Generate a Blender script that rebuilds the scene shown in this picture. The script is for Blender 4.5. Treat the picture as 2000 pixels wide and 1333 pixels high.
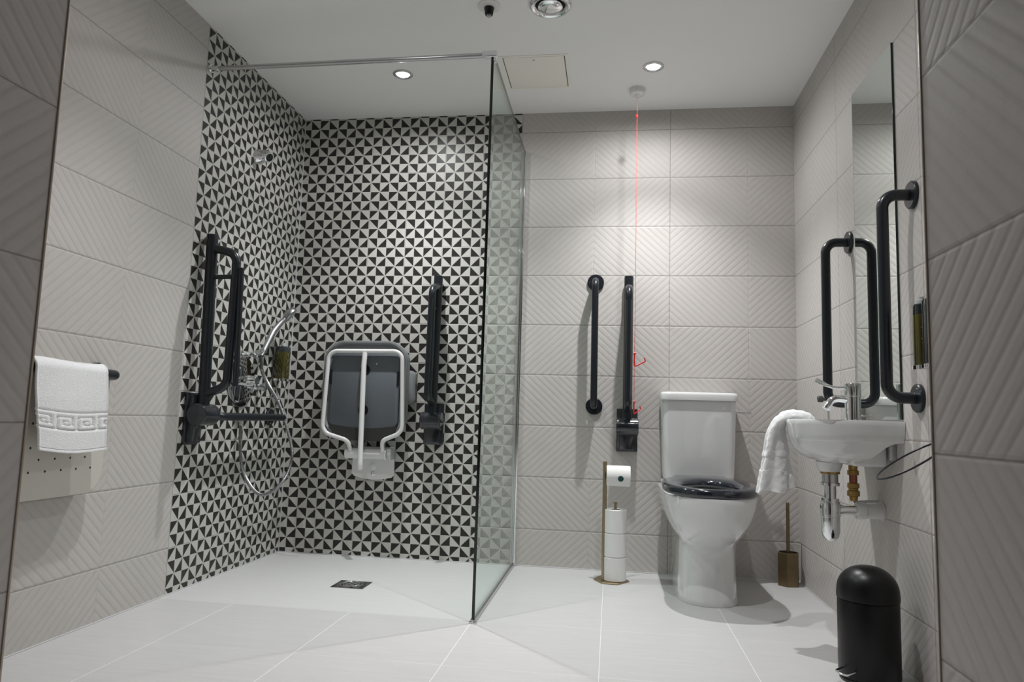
import bpy, bmesh, math, random
from math import sin, cos, pi, radians, sqrt
from mathutils import Vector, Matrix, noise
random.seed(4)
for o in list(bpy.data.objects): bpy.data.objects.remove(o)
S = bpy.context.scene
COL = S.collection

# ------------------------------------------------------------------ camera
XL, XR, YB, H = -1.660, 0.8677, 3.528, 2.2816        # inner faces of the room
cd = bpy.data.cameras.new('camera'); cam = bpy.data.objects.new('camera', cd); COL.objects.link(cam)
cd.sensor_fit = 'HORIZONTAL'; cd.sensor_width = 36; cd.lens = 1396.3*36/2000
cd.clip_start = 0.01
Rc = ((0.99025595, -0.13845033, -0.01498867), (0.13593224, 0.98436889, -0.11198352), (0.03025853, 0.1088549, 0.99359702))
m = Matrix.Identity(4)
for i in range(3):
    m[i][0] = Rc[i][0]; m[i][1] = Rc[i][2]; m[i][2] = -Rc[i][1]
m[2][3] = 0.70307
cam.matrix_world = m
S.camera = cam
# ------------------------------------------------------------------ world, exposure
w = bpy.data.worlds.new('world'); S.world = w; w.use_nodes = True
w.node_tree.nodes['Background'].inputs[0].default_value = (0.8, 0.88, 1, 1)
w.node_tree.nodes['Background'].inputs[1].default_value = 0.10
S.view_settings.view_transform = 'Standard'; S.view_settings.look = 'None'
S.view_settings.gamma = 1; S.view_settings.use_curve_mapping = False
S.view_settings.exposure = 0.40
LIGHTS = [(-0.98, 3.061, 17), (0.164, 3.078, 21), (-0.98, 1.93, 14.5), (0.164, 1.93, 14)]
LIGHT_COL = (0.982, 0.988, 1.0)
for i, (lx, ly, e) in enumerate(LIGHTS):
    for nm, size, blend, k in (('downlight_beam', 98, 1.0, 3.35), ('downlight_spill', 172, .6, .60 if i < 2 else .20)):   # LED module: narrow beam plus wide spill
        ld = bpy.data.lights.new(nm, 'SPOT'); ld.energy = e*k; ld.color = LIGHT_COL
        ld.spot_size = radians(size); ld.spot_blend = blend; ld.shadow_soft_size = 0.017
        lo = bpy.data.objects.new(nm, ld); COL.objects.link(lo); lo.location = (lx, ly, H-0.012)

# ------------------------------------------------------------------ helpers
def link(o, parent=None):
    COL.objects.link(o)
    if parent is not None: o.parent = parent
    return o
def mesh_obj(name, bm, mat, parent=None, smooth=True, auto=40, loc=None):
    bmesh.ops.recalc_face_normals(bm, faces=bm.faces)
    me = bpy.data.meshes.new(name)
    if smooth:
        for f in bm.faces: f.smooth = True
        ang = radians(auto)
        for e in bm.edges:
            if len(e.link_faces) == 2 and e.calc_face_angle(0) > ang: e.smooth = False
    bm.to_mesh(me); bm.free()
    if mat: me.materials.append(mat)
    o = bpy.data.objects.new(name, me)
    if parent is not None and loc is None:
        # keep vertices in world coordinates: undo the parent's placement
        me.transform(Matrix.Translation(-Vector(wloc(parent))))
    return link(o, parent)
def wloc(o):
    v = Vector(o.location); p = o.parent
    while p is not None: v += Vector(p.location); p = p.parent
    return v
def thing(name, loc, label, cat, group=None):
    o = bpy.data.objects.new(name, None); COL.objects.link(o); o.location = loc
    o.empty_display_size = 0.05
    o['label'] = label; o['category'] = cat
    if group: o['group'] = group
    return o
def tag(o, label, cat, group=None):
    o['label'] = label; o['category'] = cat
    if group: o['group'] = group
    return o
def B(): return bmesh.new()
def box(bm, a, b, bev=0, seg=2):
    g = bmesh.ops.create_cube(bm, size=1)
    vs = g['verts']
    for v in vs:
        v.co = Vector([a[i] + (b[i]-a[i])*(v.co[i]+.5) for i in range(3)])
    if bev:
        es = list({e for v in vs for e in v.link_edges})
        bmesh.ops.bevel(bm, geom=es, offset=bev, segments=seg, profile=.5, affect='EDGES')
    return bm
def frame(d, up=None):
    d = d.normalized()
    u = Vector(up) if up else (Vector((0, 0, 1)) if abs(d.z) < .9 else Vector((1, 0, 0)))
    n = (u - d*u.dot(d)).normalized(); return n, d.cross(n)
def cyl(bm, p, q, r, r2=None, seg=32, bev=0):
    p = Vector(p); q = Vector(q); r2 = r if r2 is None else r2
    n, b = frame(q-p); d = (q-p).normalized()
    prof = [(0, 0)] 
    if bev: st = [(0, r-bev), (bev, r), ((q-p).length-bev, r2), ((q-p).length, r2-bev)]
    else: st = [(0, r), ((q-p).length, r2)]
    rings = []
    for t, rr in st:
        rings.append([bm.verts.new(p + d*t + (n*cos(a) + b*sin(a))*rr) for a in [2*pi*k/seg for k in range(seg)]])
    for A, C in zip(rings, rings[1:]):
        for k in range(seg): bm.faces.new((A[k], A[(k+1) % seg], C[(k+1) % seg], C[k]))
    bm.faces.new(rings[0][::-1]); bm.faces.new(rings[-1]); return bm
def lathe(bm, p, axis, prof, seg=40, close=True):
    """prof = [(t along axis, radius)]"""
    p = Vector(p); d = Vector(axis).normalized(); n, b = frame(d)
    rings = []
    for t, r in prof:
        if r < 1e-6: rings.append([bm.verts.new(p+d*t)])
        else: rings.append([bm.verts.new(p + d*t + (n*cos(a) + b*sin(a))*r) for a in [2*pi*k/seg for k in range(seg)]])
    for A, C in zip(rings, rings[1:]):
        for k in range(seg):
            k2 = (k+1) % seg
            if len(A) == 1 and len(C) == 1: continue
            if len(A) == 1: bm.faces.new((A[0], C[k2], C[k]))
            elif len(C) == 1: bm.faces.new((A[k], A[k2], C[0]))
            else: bm.faces.new((A[k], A[k2], C[k2], C[k]))
    if close:
        if len(rings[0]) > 1: bm.faces.new(rings[0][::-1])
        if len(rings[-1]) > 1: bm.faces.new(rings[-1])
    return bm
def fillet(pts, r, seg=8):
    pts = [Vector(p) for p in pts]; out = [pts[0]]
    for i in range(1, len(pts)-1):
        a, p, c = pts[i-1], pts[i], pts[i+1]
        rr = r[i] if isinstance(r, (list, tuple)) else r
        u = (a-p); v = (c-p); ang = u.angle(v)
        if rr <= 0 or ang > pi-.02: out.append(p); continue
        t = min(rr/math.tan(ang/2), u.length*.49, v.length*.49); rr = t*math.tan(ang/2)
        u.normalize(); v.normalize()
        cen = p + (u+v).normalized()*(rr/sin(ang/2))
        s = p+u*t - cen; e = p+v*t - cen
        tot = s.angle(e); ax = s.cross(e).normalized()
        for k in range(seg+1): out.append(cen + Matrix.Rotation(tot*k/seg, 3, ax) @ s)
    out.append(pts[-1]); return out
def tube(bm, pts, r, seg=16, closed=False, rfun=None, flat=1.0, up=None, cap=True):
    pts = [Vector(p) for p in pts]; n = len(pts); rings = []
    nrm = None
    for i in range(n):
        if closed: d = pts[(i+1) % n]-pts[i-1]
        else: d = pts[min(i+1, n-1)]-pts[max(i-1, 0)]
        d.normalize()
        if nrm is None: nrm, _ = frame(d, up)
        nrm = (nrm - d*nrm.dot(d)).normalized(); b = d.cross(nrm)
        rr = rfun(i/(n-1)) if rfun else r
        rings.append([bm.verts.new(pts[i] + nrm*cos(a)*rr + b*sin(a)*rr*flat) for a in [2*pi*k/seg for k in range(seg)]])
    for i in range(n if closed else n-1):
        A = rings[i]; C = rings[(i+1) % n]
        for k in range(seg): bm.faces.new((A[k], A[(k+1) % seg], C[(k+1) % seg], C[k]))
    if not closed and cap: bm.faces.new(rings[0][::-1]); bm.faces.new(rings[-1])
    return bm
def bez(pts, n=40):
    """Catmull-Rom through the points"""
    P = [Vector(p) for p in pts]; P = [P[0]*2-P[1]] + P + [P[-1]*2-P[-2]]
    out = []; segs = len(P)-3; per = max(2, n//segs)
    for s in range(segs):
        a, b, c, d = P[s:s+4]
        for k in range(per):
            t = k/per
            out.append(.5*((2*b)+(c-a)*t+(2*a-5*b+4*c-d)*t*t+(3*b-a-3*c+d)*t**3))
    out.append(P[-2]); return out
def loft(bm, rings, cap0=True, cap1=True, closed=True):
    V = [[bm.verts.new(p) for p in r] for r in rings]; n = len(V[0])
    for A, C in zip(V, V[1:]):
        for k in range(n if closed else n-1): bm.faces.new((A[k], A[(k+1) % n], C[(k+1) % n], C[k]))
    if cap0: bm.faces.new(V[0][::-1])
    if cap1: bm.faces.new(V[-1])
    return bm
def rrect(w, h, r, seg=8, cx=0, cy=0):
    """rounded rectangle outline, counter clockwise; r may be four radii (tr, tl, bl, br)"""
    rs = r if isinstance(r, (list, tuple)) else (r,)*4
    out = []
    for (sx, sy, a0), q in zip(((1, 1, 0), (-1, 1, 90), (-1, -1, 180), (1, -1, 270)), rs):
        for k in range(seg+1):
            a = radians(a0+90*k/seg); out.append((cx+sx*(w/2-q)+q*cos(a), cy+sy*(h/2-q)+q*sin(a)))
    return out
def plate(bm, outline, f, t0, t1, bev=0):
    """extrude 2D outline; f(u,v,t)->3D"""
    cx = sum(p[0] for p in outline)/len(outline); cy = sum(p[1] for p in outline)/len(outline)
    def sh(k): return [(cx+(u-cx)*k, cy+(v-cy)*k) for u, v in outline]
    w = max(p[0] for p in outline)-cx
    k = 1-bev/w
    rings = []
    st = [(t0, 1), (t1, 1)] if not bev else [(t0, k), (t0+bev*(1 if t1 > t0 else -1), 1), (t1-bev*(1 if t1 > t0 else -1), 1), (t1, k)]
    for t, kk in st: rings.append([Vector(f(u, v, t)) for u, v in sh(kk)])
    return loft(bm, rings)

# ------------------------------------------------------------------ materials
class NT:
    def __init__(s, name):
        s.m = bpy.data.materials.new(name); s.m.use_nodes = True; s.t = s.m.node_tree
        s.b = s.t.nodes['Principled BSDF']
    def n(s, typ, **k):
        x = s.t.nodes.new(typ)
        for a, v in k.items(): setattr(x, a, v)
        return x
    def put(s, sock, v):
        if isinstance(v, bpy.types.NodeSocket): s.t.links.new(v, sock)
        else: sock.default_value = v
    def M(s, op, a, b=0.0, c=0.0):
        x = s.n('ShaderNodeMath', operation=op)
        s.put(x.inputs[0], a); s.put(x.inputs[1], b)
        if len(x.inputs) > 2: s.put(x.inputs[2], c)
        return x.outputs[0]
    def mix(s, f, a, b):
        x = s.n('ShaderNodeMix', data_type='RGBA')
        s.put(x.inputs[0], f); s.put(x.inputs[6], a); s.put(x.inputs[7], b); return x.outputs[2]
    def ss(s, v, a, b):
        x = s.n('ShaderNodeMapRange', interpolation_type='SMOOTHSTEP'); x.clamp = True
        s.put(x.inputs[0], v); s.put(x.inputs[1], a); s.put(x.inputs[2], b); x.inputs[3].default_value = 0; x.inputs[4].default_value = 1
        return x.outputs[0]
    def noise(s, vec, scale, detail=3, rough=.5):
        x = s.n('ShaderNodeTexNoise'); s.put(x.inputs['Vector'], vec); x.inputs['Scale'].default_value = scale
        x.inputs['Detail'].default_value = detail; x.inputs['Roughness'].default_value = rough; return x.outputs['Fac']
    def pos(s):
        g = s.n('ShaderNodeNewGeometry'); x = s.n('ShaderNodeSeparateXYZ'); s.t.links.new(g.outputs['Position'], x.inputs[0])
        return g.outputs['Position'], x.outputs[0], x.outputs[1], x.outputs[2]
    def bump(s, h, dist, strength=1.0):
        x = s.n('ShaderNodeBump'); s.put(x.inputs['Height'], h); x.inputs['Distance'].default_value = dist; x.inputs['Strength'].default_value = strength
        s.t.links.new(x.outputs[0], s.b.inputs['Normal']); return x
def col(c): return (c[0], c[1], c[2], 1)
def simple(name, c, rough=.5, metal=0, spec=.5, coat=0, nscale=0, namp=.0, bscale=0, bdist=0):
    t = NT(name); b = t.b
    b.inputs['Base Color'].default_value = col(c); b.inputs['Roughness'].default_value = rough
    b.inputs['Metallic'].default_value = metal; b.inputs['Specular IOR Level'].default_value = spec
    if coat: b.inputs['Coat Weight'].default_value = coat; b.inputs['Coat Roughness'].default_value = .04
    tc = t.n('ShaderNodeTexCoord').outputs['Object']
    if namp:
        f = t.noise(tc, nscale or 8)
        t.put(b.inputs['Base Color'], t.mix(f, col([x*(1-namp) for x in c]), col([min(1, x*(1+namp)) for x in c])))
    if bdist: t.bump(t.noise(tc, bscale, 4), bdist)
    return t.m
ceramic = simple('white_ceramic', (.70, .705, .70), .07, spec=.5, coat=.6, nscale=3, namp=.01)
chrome = simple('chrome', (.82, .83, .84), .06, metal=1, nscale=5, namp=.02)
satin = simple('satin_chrome', (.55, .56, .57), .25, metal=1, nscale=5, namp=.02)
dark = simple('dark_grey_powder_coat', (.011, .0135, .018), .30, spec=.4, coat=.2, nscale=40, namp=.05, bscale=600, bdist=.00008)
darkgloss = simple('dark_grey_plastic', (.020, .023, .029), .16, coat=.5, nscale=30, namp=.05)
navy = simple('dark_navy_plastic', (.012, .014, .022), .12, coat=.7, nscale=20, namp=.05)
blackm = simple('matt_black_enamel', (.004, .004, .0045), .36, spec=.3, nscale=30, namp=.1)
blackg = simple('black_plastic', (.006, .006, .008), .3, nscale=30, namp=.1)
white = simple('white_plastic', (.80, .80, .79), .28, coat=.2, nscale=8, namp=.02)
greyp = simple('grey_moulded_plastic', (.20, .21, .212), .42, nscale=60, namp=.06, bscale=300, bdist=.0002)
greyd = simple('blue_grey_panel', (.125, .142, .158), .48, nscale=60, namp=.06, bscale=300, bdist=.0002)
gold = simple('brushed_bronze', (.36, .28, .18), .32, metal=.9, nscale=40, namp=.12)
bronze = simple('dark_bronze', (.20, .15, .085), .36, metal=.85, nscale=30, namp=.15)
brass = simple('raw_brass', (.42, .28, .10), .3, metal=.95, nscale=60, namp=.25)
copper = simple('copper_pipe', (.35, .14, .09), .35, metal=.9, nscale=60, namp=.2)
red = simple('red_plastic', (.75, .02, .02), .35, nscale=20, namp=.05)
redcord = simple('red_cord', (.72, .05, .045), .7, nscale=200, namp=.1)
paper = simple('toilet_paper', (.80, .79, .78), .95, spec=.1, nscale=60, namp=.03, bscale=500, bdist=.0004)
card = simple('cardboard', (.35, .29, .23), .9, nscale=40, namp=.1)
teal = simple('teal_sticker', (.0, .045, .06), .5, nscale=300, namp=.5)
cream = simple('cream_plastic', (.62, .59, .53), .35, coat=.1, nscale=10, namp=.03)
cable = simple('grey_cord', (.22, .21, .20), .6, nscale=60, namp=.05)
wirem = simple('black_wire', (.008, .008, .016), .35, nscale=60, namp=.05)
brasst = simple('bronze_edge_trim', (.40, .34, .27), .35, metal=.35, nscale=12, namp=.15)
sealant = simple('white_sealant', (.62, .62, .63), .4, nscale=12, namp=.03)
greenedge = simple('dark_green_glass_edge', (.001, .012, .008), .1, coat=.3, nscale=12, namp=.1)
blackedge = simple('black_green_glass_edge', (.002, .006, .005), .08, nscale=12, namp=.1)
hatchm = simple('cream_painted_board', (.93, .90, .83), .6, nscale=12, namp=.02)
gapm = simple('dark_gap', (.02, .02, .02), .9, nscale=12, namp=.02)
olive = simple('olive_liquid_bottle', (.060, .052, .006), .10, coat=.6, nscale=14, namp=.35)
bottled = simple('dark_bottle', (.016, .02, .02), .12, coat=.6, nscale=14, namp=.2)
labelm = simple('pale_label_print', (.3, .32, .33), .5, nscale=400, namp=.5)
mirrorm = simple('silvered_mirror', (.78, .83, .80), 0.0, metal=1)
mirrorm.node_tree.nodes['Principled BSDF'].inputs['Roughness'].default_value = 0.005
def towel_mat():
    t = NT('white_terry'); b = t.b
    tc = t.n('ShaderNodeTexCoord').outputs['Object']
    f = t.noise(tc, 420, 2); f2 = t.noise(tc, 60, 3)
    t.put(b.inputs['Base Color'], t.mix(f2, col((.88, .88, .89)), col((.94, .94, .94))))
    b.inputs['Roughness'].default_value = 1; b.inputs['Specular IOR Level'].default_value = .1
    b.inputs['Sheen Weight'].default_value = .4
    t.bump(f, .003, .8); return t.m
terry = towel_mat()
def glass_mat():
    t = NT('clear_green_glass'); t.t.nodes.remove(t.b)
    g = t.n('ShaderNodeNewGeometry')
    ior = t.M('ADD', t.M('MULTIPLY', g.outputs['Backfacing'], 1/1.52-1.52), 1.52)
    fr = t.n('ShaderNodeFresnel'); t.put(fr.inputs['IOR'], ior)
    tr = t.n('ShaderNodeBsdfTransparent'); tr.inputs[0].default_value = (.90, .955, .93, 1)
    gl = t.n('ShaderNodeBsdfGlossy'); gl.inputs['Roughness'].default_value = 0; gl.inputs['Color'].default_value = (.95, .97, .96, 1)
    mx = t.n('ShaderNodeMixShader'); t.put(mx.inputs[0], fr.outputs[0])
    t.t.links.new(tr.outputs[0], mx.inputs[1]); t.t.links.new(gl.outputs[0], mx.inputs[2])
    t.t.links.new(mx.outputs[0], t.t.nodes['Material Output'].inputs[0]); return t.m
glassm = glass_mat()
lampm = NT('lit_lamp_lens'); lampm.b.inputs['Emission Color'].default_value = (1, .98, .96, 1); lampm.b.inputs['Emission Strength'].default_value = 14; lampm = lampm.m

ROW0 = 0.1761
def tile_wall(name, axis, edge, dirn, par, pat=None, dark_tint=1.0):
    """large ribbed tiles 0.75 x 0.25 with a chevron of ribs; beyond `edge` the geometric tiles of 0.2"""
    t = NT(name); P, X, Y, Z = t.pos(); c = X if axis == 'x' else Y
    h = t.M('MULTIPLY', t.M('SUBTRACT', c, edge), dirn)         # distance from the edge, into the ribbed tiles
    zz = t.M('SUBTRACT', Z, ROW0)
    half = t.M('FLOOR', t.M('DIVIDE', h, .375)); row = t.M('FLOOR', t.M('DIVIDE', zz, .25))
    sgn = t.M('SUBTRACT', t.M('MULTIPLY', t.M('FLOORED_MODULO', t.M('ADD', t.M('ADD', half, row), par), 2), 2), 1)
    d = t.M('ADD', t.M('MULTIPLY', h, sgn), t.M('MULTIPLY', zz, 1.08))
    fr = t.M('FLOORED_MODULO', t.M('DIVIDE', d, .0375), 1)
    tri = t.M('ABSOLUTE', t.M('SUBTRACT', fr, .5))                # 0 at centre of the rib, .5 in the groove
    wob = t.M('MULTIPLY', t.M('SUBTRACT', t.noise(P, 9, 2), .5), .10)
    groove = t.M('POWER', t.ss(t.M('ADD', tri, wob), .02, .50), 2.4)
    # grout
    fz = t.M('FLOORED_MODULO', zz, .25); gz = t.M('MINIMUM', fz, t.M('SUBTRACT', .25, fz))
    fh = t.M('FLOORED_MODULO', h, .75); gh = t.M('MINIMUM', fh, t.M('SUBTRACT', .75, fh))
    # crease between the two halves
    fc = t.M('FLOORED_MODULO', t.M('SUBTRACT', h, .375), .75); gc = t.M('MINIMUM', fc, t.M('SUBTRACT', .75, fc))
    gd = t.M('MINIMUM', gz, gh)
    grout = t.M('SUBTRACT', 1, t.ss(gd, .0008, .0022))
    edgeh = t.ss(gd, .001, .006); crease = t.ss(gc, .0005, .003)
    # colour
    n1 = t.noise(P, 2.3, 5, .6); n2 = t.noise(P, 14, 4, .6)
    mp = t.n('ShaderNodeMapping'); t.t.links.new(P, mp.inputs[0]); mp.inputs['Scale'].default_value = (3, 3, 60)
    n3 = t.noise(mp.outputs[0], 3, 3, .6)
    k = dark_tint
    base = t.mix(n1, col((.485*k, .455*k, .432*k)), col((.60*k, .575*k, .55*k)))
    base = t.mix(t.M('MULTIPLY', n2, .25), base, col((.66*k, .63*k, .60*k)))
    base = t.mix(t.M('MULTIPLY', n3, .18), base, col((.43*k, .40*k, .38*k)))
    base = t.mix(t.M('MULTIPLY', groove, .16), base, col((.36, .32, .30)))
    cx_ = t.n('ShaderNodeCombineXYZ'); t.put(cx_.inputs[0], t.M('MULTIPLY', d, 240)); t.put(cx_.inputs[1], t.M('MULTIPLY', t.M('SUBTRACT', zz, t.M('MULTIPLY', h, sgn)), 7))
    n4 = t.noise(cx_.outputs[0], 1, 3, .6)
    base = t.mix(t.M('MULTIPLY', t.ss(n4, .45, .75), .22), base, col((.42, .385, .36)))
    base = t.mix(t.M('MULTIPLY', grout, .72), base, col((.22, .20, .19)))
    height = t.M('ADD', t.M('MULTIPLY', t.M('SUBTRACT', 1, groove), .00062), t.M('MULTIPLY', edgeh, .0008))
    height = t.M('ADD', height, t.M('MULTIPLY', crease, .0006))
    height = t.M('ADD', height, t.M('MULTIPLY', t.noise(P, 40, 3), .0004))
    rough = .55
    t.b.inputs['Specular IOR Level'].default_value = .22
    if pat:
        u0, v0 = pat
        u = t.M('DIVIDE', t.M('SUBTRACT', c, u0), .05); v = t.M('DIVIDE', t.M('SUBTRACT', Z, v0), .05)
        du = t.M('SUBTRACT', t.M('FLOORED_MODULO', t.M('ADD', u, 1), 2), 1); dv = t.M('SUBTRACT', t.M('FLOORED_MODULO', t.M('ADD', v, 1), 2), 1)
        au = t.M('ABSOLUTE', du); av = t.M('ABSOLUTE', dv)
        s = t.M('MULTIPLY', t.M('MULTIPLY', du, dv), t.M('SUBTRACT', au, av))
        dk = t.M('GREATER_THAN', s, 0)
        ln = t.M('MINIMUM', t.M('MULTIPLY', t.M('ABSOLUTE', t.M('SUBTRACT', au, av)), .7), t.M('MINIMUM', au, av))
        ln = t.M('MINIMUM', ln, t.M('MINIMUM', t.M('SUBTRACT', 1, au), t.M('SUBTRACT', 1, av)))
        dk = t.M('MULTIPLY', dk, t.M('GREATER_THAN', ln, .016))
        # tile seams every 0.2 from the pattern edge and through the star rows
        sh = t.M('FLOORED_MODULO', h, .2); sh = t.M('MINIMUM', sh, t.M('SUBTRACT', .2, sh))
        sv = t.M('FLOORED_MODULO', t.M('SUBTRACT', Z, v0), .2); sv = t.M('MINIMUM', sv, t.M('SUBTRACT', .2, sv))
        sm = t.M('MINIMUM', sh, sv)
        dk = t.M('MULTIPLY', dk, t.M('GREATER_THAN', sm, .0026))
        seam = t.M('LESS_THAN', sm, .0013)
        pc = t.mix(dk, t.mix(n2, col((.52, .515, .48)), col((.58, .575, .54))), col((.030, .027, .025)))
        pc = t.mix(t.M('MULTIPLY', t.M('LESS_THAN', ln, .010), t.M('SUBTRACT', 1, seam)), pc, col((.50, .495, .46)))
        pc = t.mix(t.M('MULTIPLY', seam, .55), pc, col((.30, .30, .29)))
        isp = t.M('LESS_THAN', h, 0)
        base = t.mix(isp, base, pc)
        ph = t.M('MULTIPLY', t.ss(sm, .0005, .003), .001)
        height = t.M('ADD', t.M('MULTIPLY', height, t.M('SUBTRACT', 1, isp)), t.M('MULTIPLY', ph, isp))
        rough = t.M('ADD', .55, t.M('MULTIPLY', isp, -.17))
    t.put(t.b.inputs['Base Color'], base); t.put(t.b.inputs['Roughness'], rough)
    bp = t.n('ShaderNodeBump'); t.put(bp.inputs['Height'], height); bp.inputs['Distance'].default_value = 1.0
    t.t.links.new(bp.outputs[0], t.b.inputs['Normal'])
    return t.m
def floor_mat():
    t = NT('pale_floor_tile'); P, X, Y, Z = t.pos()
    fx = t.M('FLOORED_MODULO', t.M('SUBTRACT', X, -.468), .4455); gx = t.M('MINIMUM', fx, t.M('SUBTRACT', .4455, fx))
    fy = t.M('FLOORED_MODULO', t.M('SUBTRACT', Y, 2.545), .462); gy = t.M('MINIMUM', fy, t.M('SUBTRACT', .462, fy))
    inside = t.M('MULTIPLY', t.M('GREATER_THAN', Y, 2.552), t.M('LESS_THAN', X, -.474))
    gr = t.M('MULTIPLY', t.M('SUBTRACT', 1, t.ss(t.M('MINIMUM', gx, gy), .0007, .0019)), t.M('SUBTRACT', 1, inside))
    gf = t.M('MULTIPLY', gr, t.M('ADD', .35, t.M('MULTIPLY', t.M('LESS_THAN', gx, gy), .6)))
    mp = t.n('ShaderNodeMapping'); t.t.links.new(P, mp.inputs[0]); mp.inputs['Scale'].default_value = (2.2, 26, 1)
    n1 = t.noise(mp.outputs[0], 2.2, 6, .65); n2 = t.noise(P, 1.7, 4, .6)
    tile = t.M('ADD', t.M('FLOOR', t.M('DIVIDE', t.M('SUBTRACT', X, -.468), .4455)), t.M('MULTIPLY', t.M('FLOOR', t.M('DIVIDE', t.M('SUBTRACT', Y, 2.545), .462)), 7.3))
    wn = t.n('ShaderNodeTexWhiteNoise', noise_dimensions='1D'); t.put(wn.inputs['W'], tile)
    tv = t.M('MULTIPLY', wn.outputs['Value'], t.M('SUBTRACT', 1, inside))
    c = t.mix(n1, col((.45, .44, .435)), col((.60, .595, .59)))
    c = t.mix(t.M('MULTIPLY', n2, .3), c, col((.51, .50, .49)))
    c = t.mix(t.M('MULTIPLY', tv, .14), c, col((.44, .43, .43)))
    c = t.mix(t.M('MULTIPLY', inside, .35), c, col((.68, .68, .675)))
    c = t.mix(gf, c, col((.80, .79, .775)))
    t.put(t.b.inputs['Base Color'], c); t.b.inputs['Roughness'].default_value = .38
    t.bump(t.M('ADD', t.M('MULTIPLY', n1, .0004), t.M('MULTIPLY', gr, -.0006)), 1.0)
    return t.m
m_back = tile_wall('tiled_back_wall', 'x', -.474, 1, 1, pat=(-.524, .174))
m_left = tile_wall('tiled_left_wall', 'y', 2.587, -1, 1, pat=(2.637, .174))
m_right = tile_wall('tiled_right_wall', 'y', 3.622, -1, 0)
m_nibl = tile_wall('tiled_entrance_left', 'y', .987, -1, 0)
m_nibr = tile_wall('tiled_entrance_right', 'y', .983, -1, 0)
m_front = tile_wall('tiled_front_wall', 'x', -.884, -1, 0)
m_floor = floor_mat()
m_ceil = simple('white_ceiling_paint', (.92, .915, .91), .75, nscale=2, namp=.015, bscale=90, bdist=.0003)

# ------------------------------------------------------------------ the room
def struct(name, a, b, mat):
    o = mesh_obj(name, box(B(), a, b), mat, smooth=False); o['kind'] = 'structure'; return o
Y0 = -1.2
struct('floor', (XL-.12, Y0-.12, -.12), (XR+.12, YB+.12, 0), m_floor)
struct('ceiling', (XL-.12, Y0-.12, H), (XR+.12, YB+.12, H+.12), m_ceil)
struct('wall_back', (XL-.12, YB, 0), (XR+.12, YB+.12, H), m_back)
struct('wall_left', (XL-.12, .984, 0), (XL, YB, H), m_left)
struct('wall_right', (XR, .98, 0), (XR+.12, YB, H), m_right)
struct('wall_entrance_left', (XL-.12, Y0, 0), (-.884, .985, H), m_nibl)
struct('wall_entrance_right', (.407, Y0, 0), (XR+.12, .981, H), m_nibr)
struct('wall_entrance_rear', (-.884, Y0-.12, 0), (.407, Y0, H), simple('lobby_darkness', (.16, .16, .17), .7, nscale=3, namp=.03))  # unseen wall behind the camera; its dark colour stands in for the unlit lobby
def st(name, a, b, mat, bev=.0008):
    o = mesh_obj(name, box(B(), a, b, bev), mat); o['kind'] = 'structure'; return o
st('trim_1', (-.886, .985, 0), (-.882, .989, H), brasst)
st('trim_2', (.405, .981, 0), (.409, .985, H), brasst)
st('trim_3', (XL, YB-.007, 0), (XL+.005, YB, H), sealant, .001)
st('trim_4', (XL, .99, 0), (XL+.004, YB-.008, .004), sealant, .001)
st('trim_5', (XR-.004, .99, 0), (XR, YB, .004), sealant, .001)
st('trim_6', (XL+.006, YB-.004, 0), (XR-.005, YB, .004), sealant, .001)

# ------------------------------------------------------------------ ceiling items
def downlight(x, y, lab):
    t = thing('downlight', (x, y, H), lab, 'ceiling light', 'recessed ceiling downlights')
    mesh_obj('bezel', lathe(B(), (x, y, H), (0, 0, -1), [(.0, .046), (.003, .0455), (.006, .040), (.006, .034), (.002, .030), (.0005, .030)], close=False), satin, t)
    mesh_obj('lens', lathe(B(), (x, y, H), (0, 0, -1), [(.001, .0), (.0018, .010), (.0025, .02), (.0022, .0295), (.001, .030)], close=False), lampm, t)
_c = {}
def simple_cache(n, c, r=.35):
    if n not in _c: _c[n] = simple(n, c, r)
    return _c[n]
downlight(LIGHTS[0][0], LIGHTS[0][1], 'round recessed downlight in the ceiling above the shower seat')
downlight(LIGHTS[1][0], LIGHTS[1][1], 'round recessed downlight in the ceiling above the toilet, by the pull switch')
downlight(LIGHTS[2][0], LIGHTS[2][1], 'round recessed downlight in the ceiling near the entrance, above the left wall towel')
downlight(LIGHTS[3][0], LIGHTS[3][1], 'round recessed downlight in the ceiling near the entrance, on the basin side')

t = thing('extractor_vent', (-.252, 2.56, H), 'round chrome extractor vent in the ceiling at the top edge', 'vent')
c0 = (-.252, 2.56, H)
mesh_obj('outer_ring', lathe(B(), c0, (0, 0, -1), [(0, .082), (.006, .082), (.012, .078), (.016, .070), (.014, .062), (.006, .056), (0, .054)], seg=56, close=False), chrome, t)
mesh_obj('dark_throat', lathe(B(), c0, (0, 0, -1), [(.001, 0), (.001, .056)], seg=48, close=False), gapm, t)
mesh_obj('centre_disc', lathe(B(), c0, (0, 0, -1), [(.006, .0), (.006, .044), (.010, .0475), (.014, .047), (.019, .040), (.022, .025), (.023, .0)], seg=48, close=False), chrome, t)
t = thing('sprinkler', (-.487, 2.552, H), 'black sprinkler head hanging from a round white ceiling rose', 'sprinkler')
c0 = (-.487, 2.552, H)
mesh_obj('ceiling_rose', lathe(B(), c0, (0, 0, -1), [(0, .046), (.003, .045), (.007, .036), (.009, .0)], close=False), white, t)
mesh_obj('sprinkler_body', lathe(B(), c0, (0, 0, -1), [(.008, .019), (.014, .0195), (.018, .017), (.034, .016), (.038, .013), (.038, 0)], close=False), blackg, t)
mesh_obj('nozzle', lathe(B(), c0, (0, 0, -1), [(.0375, .009), (.043, .008), (.045, .006), (.045, 0)], close=False), satin, t)
t = thing('access_panel', (-.355, 3.09, H), 'cream painted square access hatch set in the ceiling', 'access panel')
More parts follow.
